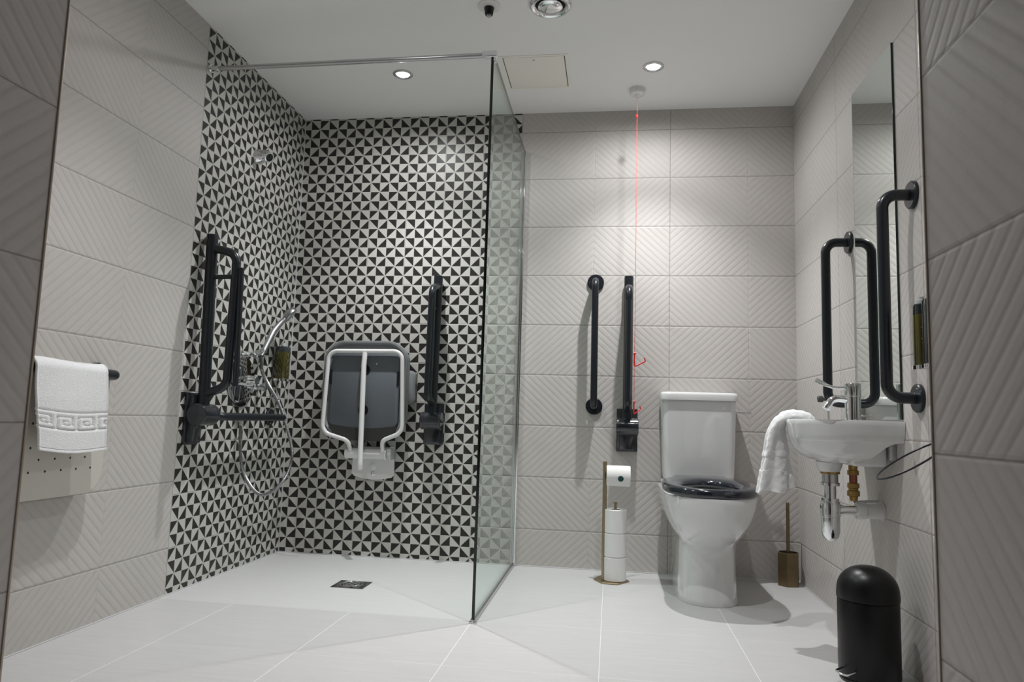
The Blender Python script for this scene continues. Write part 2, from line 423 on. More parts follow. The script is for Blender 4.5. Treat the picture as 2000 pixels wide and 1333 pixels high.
ax0, ax1, ay0, ay1 = -.512, -.206, 2.935, 3.25
bm = B()
for a, b in (((ax0, ay0), (ax1, ay0+.012)), ((ax0, ay1-.012), (ax1, ay1)), ((ax0, ay0+.012), (ax0+.016, ay1-.012)), ((ax1-.016, ay0+.012), (ax1, ay1-.012))):
    box(bm, (a[0], a[1], H-.002), (b[0], b[1], H))
mesh_obj('frame', bm, hatchm, t, smooth=False)
for q_ in (ax0+.016, ax1-.020): mesh_obj('side_gap', box(B(), (q_, ay0+.014, H-.0006), (q_+.004, ay1-.014, H)), gapm, t, smooth=False)
mesh_obj('hatch_door', box(B(), (ax0+.0195, ay0+.014, H-.0026), (ax1-.0195, ay1-.014, H), .0005), hatchm, t)
mesh_obj('lock', lathe(B(), (-.36, 2.975, H-.0026), (0, 0, -1), [(0, .005), (.0012, .0045), (.0012, 0)], seg=20, close=False), satin, t)

# emergency pull cord
px, py = .1025, 3.296
t = thing('emergency_pull_cord', (px, py, H), 'red emergency pull cord hanging from a round white ceiling switch', 'pull cord')
mesh_obj('ceiling_switch', lathe(B(), (px, py, H), (0, 0, -1), [(0, .037), (.010, .038), (.024, .036), (.028, .030), (.029, .012), (.034, .010), (.036, .004), (.036, 0)], close=False), white, t)
mesh_obj('cord', tube(B(), [(px, py, H-.034), (px-.001, py, 1.9), (px+.001, py, 1.4), (px+.001, py, 1.04), (px, py, .79)], .00105, seg=8), redcord, t)
mesh_obj('cord_knot', lathe(B(), (px-.001, py, 2.158), (0, 0, -1), [(0, .001), (.004, .005), (.010, .0055), (.016, .0045), (.020, .001)], seg=16, close=False), red, t)
def bangle(z, ang, s=1.0):
    bm = B(); c, sn = cos(ang), sin(ang)
    P = [(0, z), (.0, z-.062*s), (.052*s, z-.036*s), (.046*s, z-.020*s)]
    pts = [(px+u*c, py+u*sn, v) for u, v in P]
    tube(bm, fillet(pts, .006, 5), .0034, seg=10, flat=.7)
    tube(bm, [(px-.003, py, z), (px+.008, py, z-.001)], .004, seg=10)
    mesh_obj('bangle', bm, red, t)
bangle(1.020, radians(12)); bangle(.80, radians(50), .95)

# ------------------------------------------------------------------ grab rails
def flange(bm_at, normal, r=.041, th=.012):
    return lathe(B(), bm_at, normal, [(0, r), (th*.75, r), (th, r-.003), (th, 0)], seg=40, close=False)
def grab_rail(p0, p1, nrm, lab, off=.087, r=.0165, name='grab_rail', grp=None, cat='grab rail'):
    p0 = Vector(p0); p1 = Vector(p1); n = Vector(nrm)
    t = thing(name, p0, lab, cat, grp)
    a = (p1-p0).normalized()*.0
    mesh_obj('bar', tube(B(), fillet([p0+n*.004, p0+n*off, p1+n*off, p1+n*.004], .048, 10), r, seg=24), dark, t)
    for q in (p0, p1):
        f = mesh_obj('wall_flange', flange(q, n), dark, t)
        d = (p1-p0).normalized().cross(n)
        mesh_obj('screw', lathe(B(), q+n*.0118+d*.030, n, [(0, .003), (.0012, .0026), (.0012, 0)], seg=14, close=False), satin, f)
    return t
grab_rail((-.084, YB, 1.391), (-.082, YB, .778), (0, -1, 0), 'vertical dark grab rail on the pale back wall, nearest the glass screen')
grab_rail((XR, 2.737, 1.392), (XR, 2.737, .797), (-1, 0, 0), 'vertical dark grab rail on the right wall, on the far side of the mirror')
grab_rail((XR, 2.173, 1.392), (XR, 2.173, .797), (-1, 0, 0), 'vertical dark grab rail on the right wall, on the near side of the mirror')
grab_rail((XL, 2.735, .678), (XL, 3.329, .678), (1, 0, 0), 'horizontal dark grab rail low on the shower wall beneath the valve')
grab_rail((XL, 1.520, .805), (XL, 2.114, .805), (1, 0, 0), 'horizontal dark rail on the left wall with a white towel over it')

# drop-down support rails, folded up
def drop_rail(base, out, side, lab):
    """base: wall point at z=0 below the plate; out: wall normal; side: along the wall"""
    b = Vector(base); o = Vector(out); s = Vector(side); U = Vector((0, 0, 1))
    def P(u, z, w=0): return b + o*u + U*z + s*w
    t = thing('folding_support_rail', P(0, .565), lab, 'support rail')
    # wall plate
    bm = B(); plate(bm, rrect(.10, .205, .004, 3, 0, .667), lambda x, y, d: P(d, y, x), .0, .012, .002)
    plate(bm, rrect(.074, .19, .003, 3, 0, .667), lambda x, y, d: P(d, y, x), .010, .030, .002)
    mesh_obj('wall_plate', bm, darkgloss, t)
    bm = B(); lathe(bm, P(.056, .684, -.052), s, [(0, .030), (0, .040), (.003, .0435), (.016, .0435), (.017, .0425), (.087, .0425), (.088, .0435), (.101, .0435), (.104, .040), (.104, 0)], seg=44, close=False)
    lathe(bm, P(.056, .684, -.052), s, [(0, 0), (0, .030)], seg=44, close=False)
    mesh_obj('hinge_barrel', bm, darkgloss, t)
    mesh_obj('main_tube', tube(B(), [P(.054, .70), P(.052, .80), P(.036, 1.414)], .0225, seg=24), dark, t)
    loop = fillet([P(.040, 1.362), P(.150, 1.335), P(.146, .80), P(.050, .763)], [0, .05, .05, 0], 10)
    mesh_obj('lower_tube', tube(B(), loop, .0175, seg=20), dark, t)
    mesh_obj('leg', tube(B(), [P(.172, 1.278), P(.182, .86), P(.182, .80)], .0115, seg=16), dark, t)
    bm = B(); tube(bm, [P(.050, 1.241), P(.181, 1.243)], .0095, seg=12, flat=.7)
    mesh_obj('strap', bm, dark, t)
    mesh_obj('end_cap', lathe(B(), P(.036, 1.413), U, [(0, .0225), (.003, .0215), (.004, .012), (.004, 0)], seg=24, close=False), satin if False else dark, t)
    return t
drop_rail((XL, 2.664, 0), (1, 0, 0), (0, 1, 0), 'dark folding support rail raised upright on the left wall at the shower entry')
drop_rail((-.878, YB, 0), (0, -1, 0), (1, 0, 0), 'dark folding support rail raised on the patterned wall, right of the shower seat')
drop_rail((.078, YB, 0), (0, -1, 0), (1, 0, 0), 'dark folding support rail raised on the pale wall, directly left of the toilet')

# ------------------------------------------------------------------ glass screen
gx = -.460; gy0 = 2.516; gy1 = YB-.006; gz1 = 2.078
t = thing('shower_screen', (gx, 3.02, 0), 'tall frameless green-tinted glass shower screen with dark front edge', 'shower screen')
mesh_obj('glass_pane', box(B(), (gx-.004, gy0+.0012, .014), (gx+.004, gy1, gz1-.001)), glassm, t, smooth=False)
mesh_obj('front_edge', box(B(), (gx-.0052, gy0-.001, .014), (gx+.0052, gy0+.0012, gz1), .0005), blackedge, t)
mesh_obj('top_edge', box(B(), (gx-.004, gy0, gz1-.001), (gx+.004, gy1, gz1)), greenedge, t, smooth=False)
bm = B(); box(bm, (gx-.012, YB-.018, .003), (gx-.0045, YB, gz1), .001); box(bm, (gx+.0045, YB-.018, .003), (gx+.012, YB, gz1), .001)
mesh_obj('wall_channel', bm, chrome, t)
mesh_obj('bottom_profile', box(B(), (gx-.009, gy0-.004, .001), (gx+.009, gy1, .014), .002), satin, t)
mesh_obj('end_foot', box(B(), (gx-.013, gy0-.008, .001), (gx+.013, gy0+.012, .006), .001), chrome, t)
ty = gy0+.006; 
mesh_obj('support_bar', tube(B(), [(XL+.02, 2.605, 2.101), (gx-.03, ty, 2.066)], .0098, seg=20), satin, t)
bm = B(); cyl(bm, (XL, 2.607, 2.103), (XL+.012, 2.606, 2.102), .017, bev=.001); cyl(bm, (XL+.01, 2.606, 2.102), (XL+.045, 2.604, 2.100), .0125, bev=.001)
mesh_obj('wall_socket', bm, chrome, t)
bm = B(); box(bm, (gx-.040, ty-.011, 2.054), (gx+.016, ty+.011, 2.080), .004, 3); box(bm, (gx+.004, ty-.009, 2.036), (gx+.014, ty+.011, 2.056), .002)
mesh_obj('glass_clamp', bm, chrome, t)

# ------------------------------------------------------------------ floor drain
t = thing('floor_drain', (-1.055, 2.944, 0), 'square chrome shower drain with round centre sunk in the floor', 'drain')
bm = B(); dc = (-1.055, 2.944)
plate(bm, rrect(.138, .126, .003, 3, *dc), lambda x, y, d: (x, y, d), 0, .0016, .0006)
fr = mesh_obj('drain_plate', bm, simple('polished_steel', (.30, .29, .29), .12, metal=1), t)
mesh_obj('grate', lathe(B(), (dc[0], dc[1], .0015), (0, 0, 1), [(0, .050), (.003, .050), (.0045, .047), (.003, .044), (.001, .042), (.001, .036), (.003, .035), (.0036, .03), (.0036, 0)], seg=48, close=False), chrome, t)

# ------------------------------------------------------------------ shower fittings on the left wall
t = thing('overhead_shower', (XL, 3.035, 1.89), 'small chrome fixed shower head high on the patterned wall', 'shower head')
bm = B(); d = Vector((.93, -.04, .05)); p = Vector((XL, 3.035, 1.888))
lathe(bm, p, d, [(0, .036), (.010, .036), (.014, .033), (.060, .026), (.062, 0)], seg=36, close=False)
mesh_obj('head_body', bm, chrome, t)
q = p+d*.055; dd = Vector((.70, -.30, -.42)).normalized()
mesh_obj('spray_nozzle', lathe(B(), q-dd*.012, dd, [(0, .018), (.014, .024), (.034, .024), (.036, .021), (.036, .018)], seg=32, close=False), chrome, t)
mesh_obj('spray_face', lathe(B(), q-dd*.012, dd, [(.034, .0195), (.0335, .010), (.036, .006), (.036, 0)], seg=24, close=False), blackg, t)

t = thing('shower_valve', (XL, 3.055, .835), 'chrome concealed shower valve with round plate and fluted control knob', 'shower valve')
vc = Vector((XL, 3.035, .838))
mesh_obj('wall_disc', lathe(B(), vc, (1, 0, 0), [(0, .118), (.005, .118), (.008, .114), (.008, 0)], seg=64, close=False), simple('mirror_steel', (.45, .45, .47), .03, metal=1), t)
bm = B(); rings = []
kc = vc + Vector((0, -.01, 0))
for xx, rr, fl in ((.008, .022, 0), (.030, .022, 0), (.031, .027, 0), (.048, .027, 0), (.050, .026, .004), (.078, .024, .004), (.083, .020, .002)):
    rings.append([kc + Vector((xx, (rr-fl*(.5+.5*cos(5*a)))*cos(a), (rr-fl*(.5+.5*cos(5*a)))*sin(a))) for a in [2*pi*k/60 for k in range(60)]])
loft(bm, rings)
mesh_obj('control_knob', bm, chrome, t)
mesh_obj('diverter_lever', tube(B(), [vc+Vector((.045, .02, .0)), vc+Vector((.05, .075, .002))], .004, seg=12), chrome, t)
mesh_obj('hot_stop', tube(B(), [vc+Vector((.046, -.030, .018)), vc+Vector((.05, -.056, .020))], .003, seg=10), chrome, t)
t = thing('flow_control', (XL, 3.19, .815), 'small chrome flow control between the shower valve and soap dispenser', 'valve')
fc = Vector((XL, 3.185, .818))
bm = B(); lathe(bm, fc, (1, 0, 0), [(0, .024), (.004, .024), (.006, .015), (.030, .014), (.031, .019), (.048, .018), (.050, .012), (.050, 0)], seg=32, close=False)
mesh_obj('flow_body', bm, chrome, t)
mesh_obj('flow_lever', tube(B(), [fc+Vector((.04, 0, .01)), fc+Vector((.045, .004, .05))], .0035, seg=12), chrome, t)
# hand shower with hose
hosem = simple('hose_steel', (.40, .40, .41), .32, metal=1, nscale=5, namp=.02)
t = thing('hand_shower', (XL, 3.06, .98), 'chrome hand shower on a wall bracket with a looping flexible metal hose', 'hand shower')
bm = B(); hb = (XL, 3.020, .955)
lathe(bm, hb, (1, 0, 0), [(0, .020), (.005, .020), (.007, .010), (.05, .010)], seg=28)
cyl(bm, (XL+.058, 3.035, .955), (XL+.075, 3.095, .985), .016, .015, bev=.002)
mesh_obj('wall_bracket', bm, chrome, t)
hp = bez([(-1.585, 3.065, .955), (-1.583, 3.105, 1.01), (-1.578, 3.150, 1.075), (-1.572, 3.205, 1.125), (-1.568, 3.235, 1.148)], 32)
mesh_obj('handle', tube(B(), hp, .011, seg=18, rfun=lambda s: .0105+.004*sin(pi*s)), hosem, t)
hc = Vector((-1.566, 3.280, 1.180)); hn = Vector((.75, .30, -.60)).normalized()
bm = B(); lathe(bm, hc-hn*.020, hn, [(0, 0), (0, .018), (.008, .034), (.018, .041), (.030, .042), (.034, .039)], seg=36)
mesh_obj('spray_head', bm, hosem, t)
mesh_obj('spray_face', lathe(B(), hc-hn*.020, hn, [(.0345, .039), (.036, .032), (.036, 0)], seg=32, close=False), simple('grey_spray_plate', (.35, .36, .37), .35), t)
hose = bez([(-1.584, 3.060, .957), (-1.582, 3.064, .93), (-1.578, 3.072, .885), (-1.575, 3.132, .828), (-1.573, 3.250, .741), (-1.572, 3.346, .631), (-1.575, 3.432, .503), (-1.580, 3.405, .404), (-1.59, 3.315, .338), (-1.60, 3.205, .318), (-1.61, 3.12, .352), (-1.62, 3.045, .43), (-1.63, 3.025, .51), (-1.638, 3.025, .60), (-1.638, 3.027, .645)], 900)
n = len(hose)
mesh_obj('flexible_hose', tube(B(), hose, .0065, seg=12, rfun=lambda s: .0068+.0013*(1 if int(s*(n-1)) % 4 < 2 else -1)), hosem, t)
bm = B(); lathe(bm, (XL, 3.027, .672), (1, 0, 0), [(0, .024), (.005, .024), (.007, .012), (.030, .011), (.032, 0)], seg=28, close=False)
cyl(bm, (XL+.022, 3.027, .668), (XL+.022, 3.027, .638), .009, bev=.001)
mesh_obj('hose_outlet', bm, chrome, t)

# soap dispenser bottles on brackets
def bottle(name, c, r, h, lab, bodym, cat='soap dispenser', nrm=(1, 0, 0), liquid=None, pr=True):
    c = Vector(c); n = Vector(nrm); s = Vector((0, 1, 0)) if abs(n.x) > .5 else Vector((1, 0, 0)); U = Vector((0, 0, 1))
    t = thing(name, c, lab, cat, 'bottles by the mirror' if 'mirror' in lab else None)
    w = r*2
    def ring(z, k=1, q=.014): return [c + s*x*k + n*y*k + U*z for x, y in rrect(w, w*.82, min(q, w*.4), 5)]
    mesh_obj('bottle_body', loft(B(), [ring(0, .92), ring(.004), ring(h*.80), ring(h*.83, .97), ring(h*.86, .9)]), liquid or bodym, t)
    mesh_obj('shoulder', loft(B(), [ring(h*.80, 1.01), ring(h*.93, 1.01), ring(h*.96, .95), ring(h*.965, .8)]), bodym, t)
    mesh_obj('pump', lathe(B(), c+U*(h*.96), (0, 0, 1), [(0, .012), (h*.07, .012), (h*.08, .009), (h*.12, .009), (h*.12, 0)], seg=24, close=False), chrome if not liquid else simple_cache('clear_pump', (.5, .52, .52)), t)
    bm = B(); base = [c + s*x - n*0 + n*y + U*0 for x, y in rrect(w*1.12, w*.95, .01, 4)]
    bk = loft(bm, [[v-U*.012 for v in base], [v-U*.001 for v in base]])
    # arm back to the wall
    wx = XL if n.x > 0 else XR
    a = Vector((wx, c.y-.012, c.z-.011)); b = Vector((c.x, c.y+.012, c.z-.003))
    lo = [min(a[i], b[i]) for i in range(3)]; hi = [max(a[i], b[i]) for i in range(3)]
    box(bk, lo, hi, .001)
    mesh_obj('wall_bracket', bk, chrome, t)
    if pr:
        bm = B(); face = -1 if n.x < 0 else 1
        for k in range(6):
            z = c.z+h*(.28+.06*k); ww = w*(.22+.12*((k*7) % 3))
            box(bm, (c.x-ww*.5, c.y-w*.5-.0006, z), (c.x+ww*.5, c.y-w*.5+.0002, z+.0022))
        mesh_obj('label_print', bm, labelm, t, smooth=False)
    return t
bottle('soap_dispenser', (-1.615, 3.345, .868), .034, .165, 'olive coloured soap dispenser bottle in the corner of the shower', simple('smoky_bottle_top', (.03, .035, .04), .15, coat=.5), liquid=olive, pr=False)
bottle('soap_dispenser', (.844, 2.088, .884), .0235, .175, 'olive and black soap bottle on the right wall, the one nearest the mirror', bottled, nrm=(-1, 0, 0), liquid=olive)
bottle('soap_dispenser', (.844, 2.024, .884), .0235, .180, 'grey soap bottle on the right wall, partly behind the near wall edge', bottled, nrm=(-1, 0, 0))

# ------------------------------------------------------------------ fold-up shower seat
t = thing('folding_shower_chair', (-1.21, YB, .38), 'grey and white folding shower seat tipped up against the patterned wall', 'shower seat')
def F(y0): return lambda x, z, d: (x, y0-d, z)
# wall plate
out = [(-1.289, .545), (-1.075, .545), (-1.072, .405), (-1.085, .393), (-1.13, .384), (-1.18, .379), (-1.23, .384), (-1.28, .397), (-1.292, .41)]
mesh_obj('wall_plate', plate(B(), out[::-1], F(YB), 0, .014, .003), white, t)
mesh_obj('plate_screw', lathe(B(), (-1.178, YB-.014, .412), (0, -1, 0), [(0, .012), (.002, .011), (.003, .006), (.003, 0)], seg=24, close=False), chrome, t)
mesh_obj('plate_boss', lathe(B(), (-1.183, YB-.013, .447), (0, -1, 0), [(0, .022), (.002, .019), (.003, .0)], seg=24, close=False), white, t)
hz, hy = .512, 3.462
bm = B(); lathe(bm, (-1.305, hy, hz), (1, 0, 0), [(0, .018), (0, .028), (.008, .030), (.016, .027), (.200, .027), (.204, .030), (.212, .028), (.212, 0)], seg=36, close=False); lathe(bm, (-1.305, hy, hz), (1, 0, 0), [(0, 0), (0, .018)], seg=36, close=False)
mesh_obj('hinge_barrel', bm, white, t)
brk = simple('pale_grey_bracket', (.55, .56, .55), .35)
mesh_obj('hinge_bracket', box(B(), (-1.092, hy-.022, hz-.028), (-1.070, YB-.010, hz+.030), .004), brk, t)
mesh_obj('hinge_bracket', box(B(), (-1.288, hy+.01, hz-.028), (-1.268, YB-.010, hz+.030), .004), brk, t)
# seat shell: rim ring (bulging sides) + recessed underside
def shell_outline(k=1.0, dz=0):
    o = []
    for u, v in rrect(.412, .468, (.085, .085, .09, .09), 10, 0, 0):
        bul = 1+.085*(1-min(1, (abs(v)/.234))**2.2)
        o.append((-1.219+u*bul*k, .832+v*k+dz+(.012*(1-(u/.2)**2) if v > .15 else 0)))
    return o
bm = B()
def ringy(k, y): return [Vector((a, y, b)) for a, b in shell_outline(k)]
loft(bm, [ringy(.93, 3.496), ringy(.985, 3.488), ringy(1.0, 3.462), ringy(1.0, 3.436), ringy(.985, 3.428), ringy(.955, 3.427), ringy(.93, 3.432), ringy(.90, 3.446)])
mesh_obj('seat_shell', bm, greyp, t)
inset = rrect(.352, .388, (.03, .03, .05, .05), 8, -1.214, .826)
mesh_obj('seat_underside', plate(B(), inset, F(3.447), 0, .022, .004), greyd, t)
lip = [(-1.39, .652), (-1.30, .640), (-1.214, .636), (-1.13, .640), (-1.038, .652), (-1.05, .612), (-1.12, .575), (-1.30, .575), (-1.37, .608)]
mesh_obj('lower_gap', plate(B(), lip[::-1], F(3.440), 0, .017, .003), simple('gap_shade', (.03, .03, .028), .5), t)  # dark plate standing in for the shade in the gap below the underside panel
for z in (.925, .725):
    mesh_obj('leg_socket', lathe(B(), (-1.216, 3.4255, z), (0, -1, 0), [(0, .026), (.0015, .026), (.002, .022), (.0008, .020), (.0008, 0)], seg=28, close=False), blackg, t)
for sx, z in ((-1.392, .888), (-1.045, .884)):
    mesh_obj('side_slot', box(B(), (sx-.006, 3.422, z-.036), (sx+.006, 3.4255, z+.036), .001), blackg, t)
mesh_obj('rivet', lathe(B(), (-1.158, 3.4255, .957), (0, -1, 0), [(0, .004), (.002, .003), (.002, 0)], seg=14, close=False), white, t)
# white frame
fy = 3.408
fp = fillet([(-1.276, 3.448, .520), (-1.282, fy+.005, .575), (-1.416, fy, .612), (-1.402, fy, 1.016), (-1.024, fy, 1.020), (-1.006, fy, .622), (-1.108, fy+.005, .580), (-1.112, 3.448, .520)], [0, .035, .055, .045, .045, .055, .035, 0], 8)
mesh_obj('tube_frame', tube(B(), fp, .0105, seg=18), white, t)
lp = [(-1.214, fy-.004, 1.008), (-1.214, fy-.012, .95), (-1.200, fy-.034, .50), (-1.199, fy-.036, .470)]
lg = mesh_obj('leg', tube(B(), lp, .0128, seg=20), white, t)
mesh_obj('foot_cap', lathe(B(), (-1.199, fy-.036, .472), (0, -.02, -1), [(0, .0142), (.030, .0142), (.034, .011), (.034, 0)], seg=24, close=False), white, lg)
bm = B(); 
oo = rrect(.075, .170, (.03, .02, .02, .03), 6, -1.010, .846)
mesh_obj('side_rest', plate(B(), oo, F(3.52), 0, .045, .008), greyp, t)
mesh_obj('rest_bracket', box(B(), (-1.16, 3.49, .80), (-1.02, 3.526, .90), .004), greyp, t)

# ------------------------------------------------------------------ toilet
tx = .400
t = thing('toilet', (tx, 3.2, 0), 'white close-coupled toilet with a dark grey seat ring and no cover', 'toilet')
def dout(hw, yf, yb, z, n=48, xc=tx, sq=2.3, front=.24, rb=.05):
    """D outline, straight sides with rounded back corners and elliptical front"""
    pts = []
    ym = yf+min(front, (yb-yf)*.6)
    for k in range(n//2+1):
        a = pi*k/(n//2)
        ca, sa = cos(a), sin(a)
        pts.append(Vector((xc+hw*(abs(ca)**(2/sq))*(1 if ca > 0 else -1), ym-(ym-yf)*abs(sa)**(2/sq), z)))
    rb_ = min(rb, hw*.9)
    for k in range(9):
        a = pi-(pi/2)*k/8
        pts.append(Vector((xc-hw+rb_+rb_*cos(a), yb-rb_+rb_*sin(a), z)))
    for k in range(9):
        a = pi/2-(pi/2)*k/8
        pts.append(Vector((xc+hw-rb_+rb_*cos(a), yb-rb_+rb_*sin(a), z)))
    return pts
lev = [(0, .121, 2.947, 3.50, .17), (.004, .122, 2.945, 3.50, .17), (.03, .118, 2.950, 3.50, .17), (.10, .113, 2.960, 3.50, .16), (.18, .112, 2.962, 3.50, .16), (.226, .1125, 2.955, 3.50, .16), (.240, .116, 2.940, 3.50, .17), (.252, .124, 2.918, 3.50, .18), (.266, .134, 2.893, 3.50, .20), (.285, .146, 2.868, 3.50, .21), (.31, .158, 2.845, 3.50, .225), (.345, .169, 2.825, 3.50, .235), (.38, .177, 2.813, 3.50, .24), (.405, .181, 2.808, 3.50, .24), (.420, .182, 2.806, 3.50, .24), (.427, .180, 2.809, 3.498, .24)]
rings = [dout(hw, yf, yb, z, front=fr_) for z, hw, yf, yb, fr_ in lev]
bm = B(); V = [[bm.verts.new(p) for p in r] for r in rings]; nn = len(V[0])
for A, C in zip(V, V[1:]):
    for k in range(nn): bm.faces.new((A[k], A[(k+1) % nn], C[(k+1) % nn], C[k]))
bm.faces.new(V[0][::-1])
# bowl opening: inner rings with the same count
def oval(hx, hy, yc, z, n):
    o = []
    for p in rings[-1]:
        a = math.atan2((p.y-3.05)/.24, (p.x-tx)/.18); o.append(Vector((tx+hx*cos(a), yc+hy*sin(a), z)))
    return o
inn = [oval(.130, .175, 3.02, .426, nn), oval(.125, .170, 3.02, .415, nn), oval(.118, .155, 3.03, .36, nn), oval(.085, .11, 3.06, .28, nn), oval(.05, .06, 3.09, .23, nn), oval(.03, .04, 3.10, .21, nn)]
prev = V[-1]
for r in inn:
    C = [bm.verts.new(p) for p in r]
    for k in range(nn): bm.faces.new((prev[k], prev[(k+1) % nn], C[(k+1) % nn], C[k]))
    prev = C
bm.faces.new(prev)
mesh_obj('pan', bm, ceramic, t, auto=60)
# seat ring
bm = B(); N = 64; SZ = .428; TH = .034
sec = []
for k in range(N):
    a = 2*pi*k/N; ca, sa = cos(a), sin(a)
    e = 2/2.35
    ox = tx+.188*abs(ca)**e*(1 if ca > 0 else -1)
    sy = abs(sa)**e*(1 if sa > 0 else -1)
    oy = 3.030+(.225 if sa < 0 else .235)*sy
    ix = tx+.112*ca; iy = 3.005+(.145 if sa < 0 else .150)*sa
    O = Vector((ox, oy, 0)); I = Vector((ix, iy, 0)); d = (O-I); L = d.length; d.normalize()
    prof = [(0, .010), (.002, .004), (.008, .0), (L-.006, .0), (L-.001, .004), (L, .012), (L, TH-.012), (L-.004, TH-.004), (L-.012, TH), (L*.45, TH-.001), (.012, TH-.005), (.004, TH-.011)]
    sec.append([I+d*u+Vector((0, 0, SZ+v+max(0, (I+d*u).y-2.81)*.042)) for u, v in prof])
VV = [[bm.verts.new(p) for p in s_] for s_ in sec]; mm = len(sec[0])
for k in range(N):
    A = VV[k]; C = VV[(k+1) % N]
    for j in range(mm): bm.faces.new((A[j], A[(j+1) % mm], C[(j+1) % mm], C[j]))
seat = mesh_obj('seat', bm, navy, t, auto=50)
mesh_obj('seat_hinge', box(B(), (tx-.12, 3.245, SZ+.012), (tx+.12, 3.330, SZ+.046), .008, 3), navy, t)
bm = B(); box(bm, (tx-.140, 2.868, SZ-.030), (tx-.118, 2.905, SZ+.002), .003)
mesh_obj('seat_buffer', bm, white, t)
mesh_obj('cistern_shelf', box(B(), (tx-.166, 3.275, .40), (tx+.166, 3.50, .4535), .018, 4), ceramic, t)
# cistern
def crr(w0, y0, y1, z, r=.03, cx=tx-.002): return [Vector((x, y, z)) for x, y in rrect(w0, y1-y0, r, 6, cx, (y0+y1)/2)]
cy0, cy1 = 3.345, 3.522
bm = B(); loft(bm, [crr(.302, cy0+.012, cy1, .452), crr(.309, cy0+.004, cy1, .459), crr(.313, cy0+.002, cy1, .48), crr(.322, cy0, cy1, .62), crr(.331, cy0, cy1, .812)])
mesh_obj('cistern', bm, ceramic, t, auto=60)
bm = B(); loft(bm, [crr(.332, cy0-.004, cy1+.002, .8125), crr(.345, cy0-.009, cy1+.003, .8145), crr(.346, cy0-.010, cy1+.003, .838), crr(.340, cy0-.006, cy1+.002, .848), crr(.322, cy0+.004, cy1-.008, .851)])
mesh_obj('cistern_lid', bm, ceramic, t, auto=60)
lx = tx+.158
bm = B(); cyl(bm, (lx, 3.42, .765), (lx+.009, 3.42, .765), .016, bev=.002); tube(bm, bez([(lx+.008, 3.42, .765), (lx+.030, 3.415, .766), (lx+.05, 3.41, .764), (lx+.078, 3.41, .763)], 16), .004, seg=12, rfun=lambda s: .0035+.003*s)
mesh_obj('flush_lever', bm, chrome, t)
mesh_obj('fixing_cap', lathe(B(), (tx-.1125, 3.14, .045), (-1, 0, 0), [(0, .008), (.003, .006), (.003, 0)], seg=18, close=False), satin, t)

# ------------------------------------------------------------------ toilet roll stand and rolls
sx, sy = -.022, 3.300
t = thing('toilet_roll_stand', (.01, 3.31, 0), 'brushed bronze toilet roll stand with a six-sided base, left of the toilet', 'toilet roll stand')
hexo = [(-.066, 3.318), (-.038, 3.395), (.062, 3.395), (.092, 3.312), (.040, 3.238), (-.028, 3.244)]
mesh_obj('base', plate(B(), hexo, lambda x, y, d: (x, y, d), 0, .006, .001), gold, t, auto=20)
mesh_obj('post', tube(B(), [(sx, sy, .005), (sx, sy, .526)], .0095, seg=8), gold, t, auto=20)
mesh_obj('roll_arm', tube(B(), fillet([(sx, sy, .464), (.0905, sy, .464)], 0), .006, seg=14), gold, t)
bm = B(); tube(bm, [(.027, sy+.012, .005), (.027, sy+.012, .342)], .006, seg=14); cyl(bm, (.027, sy+.012, .341), (.027, sy+.012, .346), .010, bev=.001)
mesh_obj('spindle', bm, gold, t)
def roll(c, axis, lab, r=.051, L=.102, sticker=False, loose=False):
    c = Vector(c); ax = Vector(axis)
    t = thing('toilet_roll', c, lab, 'toilet roll', 'toilet rolls on the bronze stand')
    p = c-ax*L/2
    mesh_obj('paper', lathe(B(), p, ax, [(.001, .021), (.0, .024), (.0, r-.003), (.002, r-.0005), (L-.002, r), (L, r-.003), (L, .024), (L-.001, .021)], seg=56, close=False), paper, t)
    mesh_obj('card_tube', lathe(B(), p, ax, [(.001, .0215), (.001, .0195), (L-.001, .0195), (L-.001, .0215)], seg=32, close=False), card, t)
    return t
rc = (.027, sy+.012)
rr = []
for k, nm in enumerate(('bottom', 'middle', 'top')):
    roll((rc[0], rc[1], .0575+.1035*k), (0, 0, 1), {'bottom': 'white toilet roll at the bottom of the upright stack of three', 'middle': 'white toilet roll in the middle of the upright stack of three', 'top': 'white toilet roll on top of the upright stack of three'}[nm])
t = roll((.038, sy, .464), (1, 0, 0), 'white toilet roll with a teal sticker on the stand arm', r=.046, L=.106)
mesh_obj('sticker', lathe(B(), (.048, sy-.0455, .455), (.0, -1, -.12), [(0, .0125), (.0012, .0125), (.0012, 0)], seg=28, close=False), teal, t)
mesh_obj('loose_sheet', loft(B(), [[Vector((x, sy-.0460*sin(a), .464+.0462*cos(a)-.002*(x > .07))) for x in (.058, .091)] for a in [radians(q) for q in range(0, 100, 6)]], False, False, closed=False), paper, t)

# ------------------------------------------------------------------ toilet brush
t = thing('toilet_brush', (.800, 3.445, 0), 'dark bronze toilet brush in a six-sided holder in the right corner', 'toilet brush')
def hexr(r, z, k=0): return [Vector((.800+r*cos(radians(60*i+12+k)), 3.445+r*sin(radians(60*i+12+k)), z)) for i in range(6)]
bm = B(); loft(bm, [hexr(.047, 0), hexr(.048, .002), hexr(.048, .144), hexr(.0465, .146), hexr(.043, .146), hexr(.043, .02)], True, True)
mesh_obj('holder', bm, bronze, t, auto=20)
mesh_obj('handle', lathe(B(), (.800, 3.445, .05), (0, 0, 1), [(0, .0075), (.28, .0075), (.314, .0075), (.316, .006), (.316, 0)], seg=20, close=False), bronze, t)
mesh_obj('brush_head', lathe(B(), (.800, 3.445, .024), (0, 0, 1), [(0, .02), (.01, .032), (.06, .032), (.072, .018), (.075, .008)], seg=20), blackg, t)

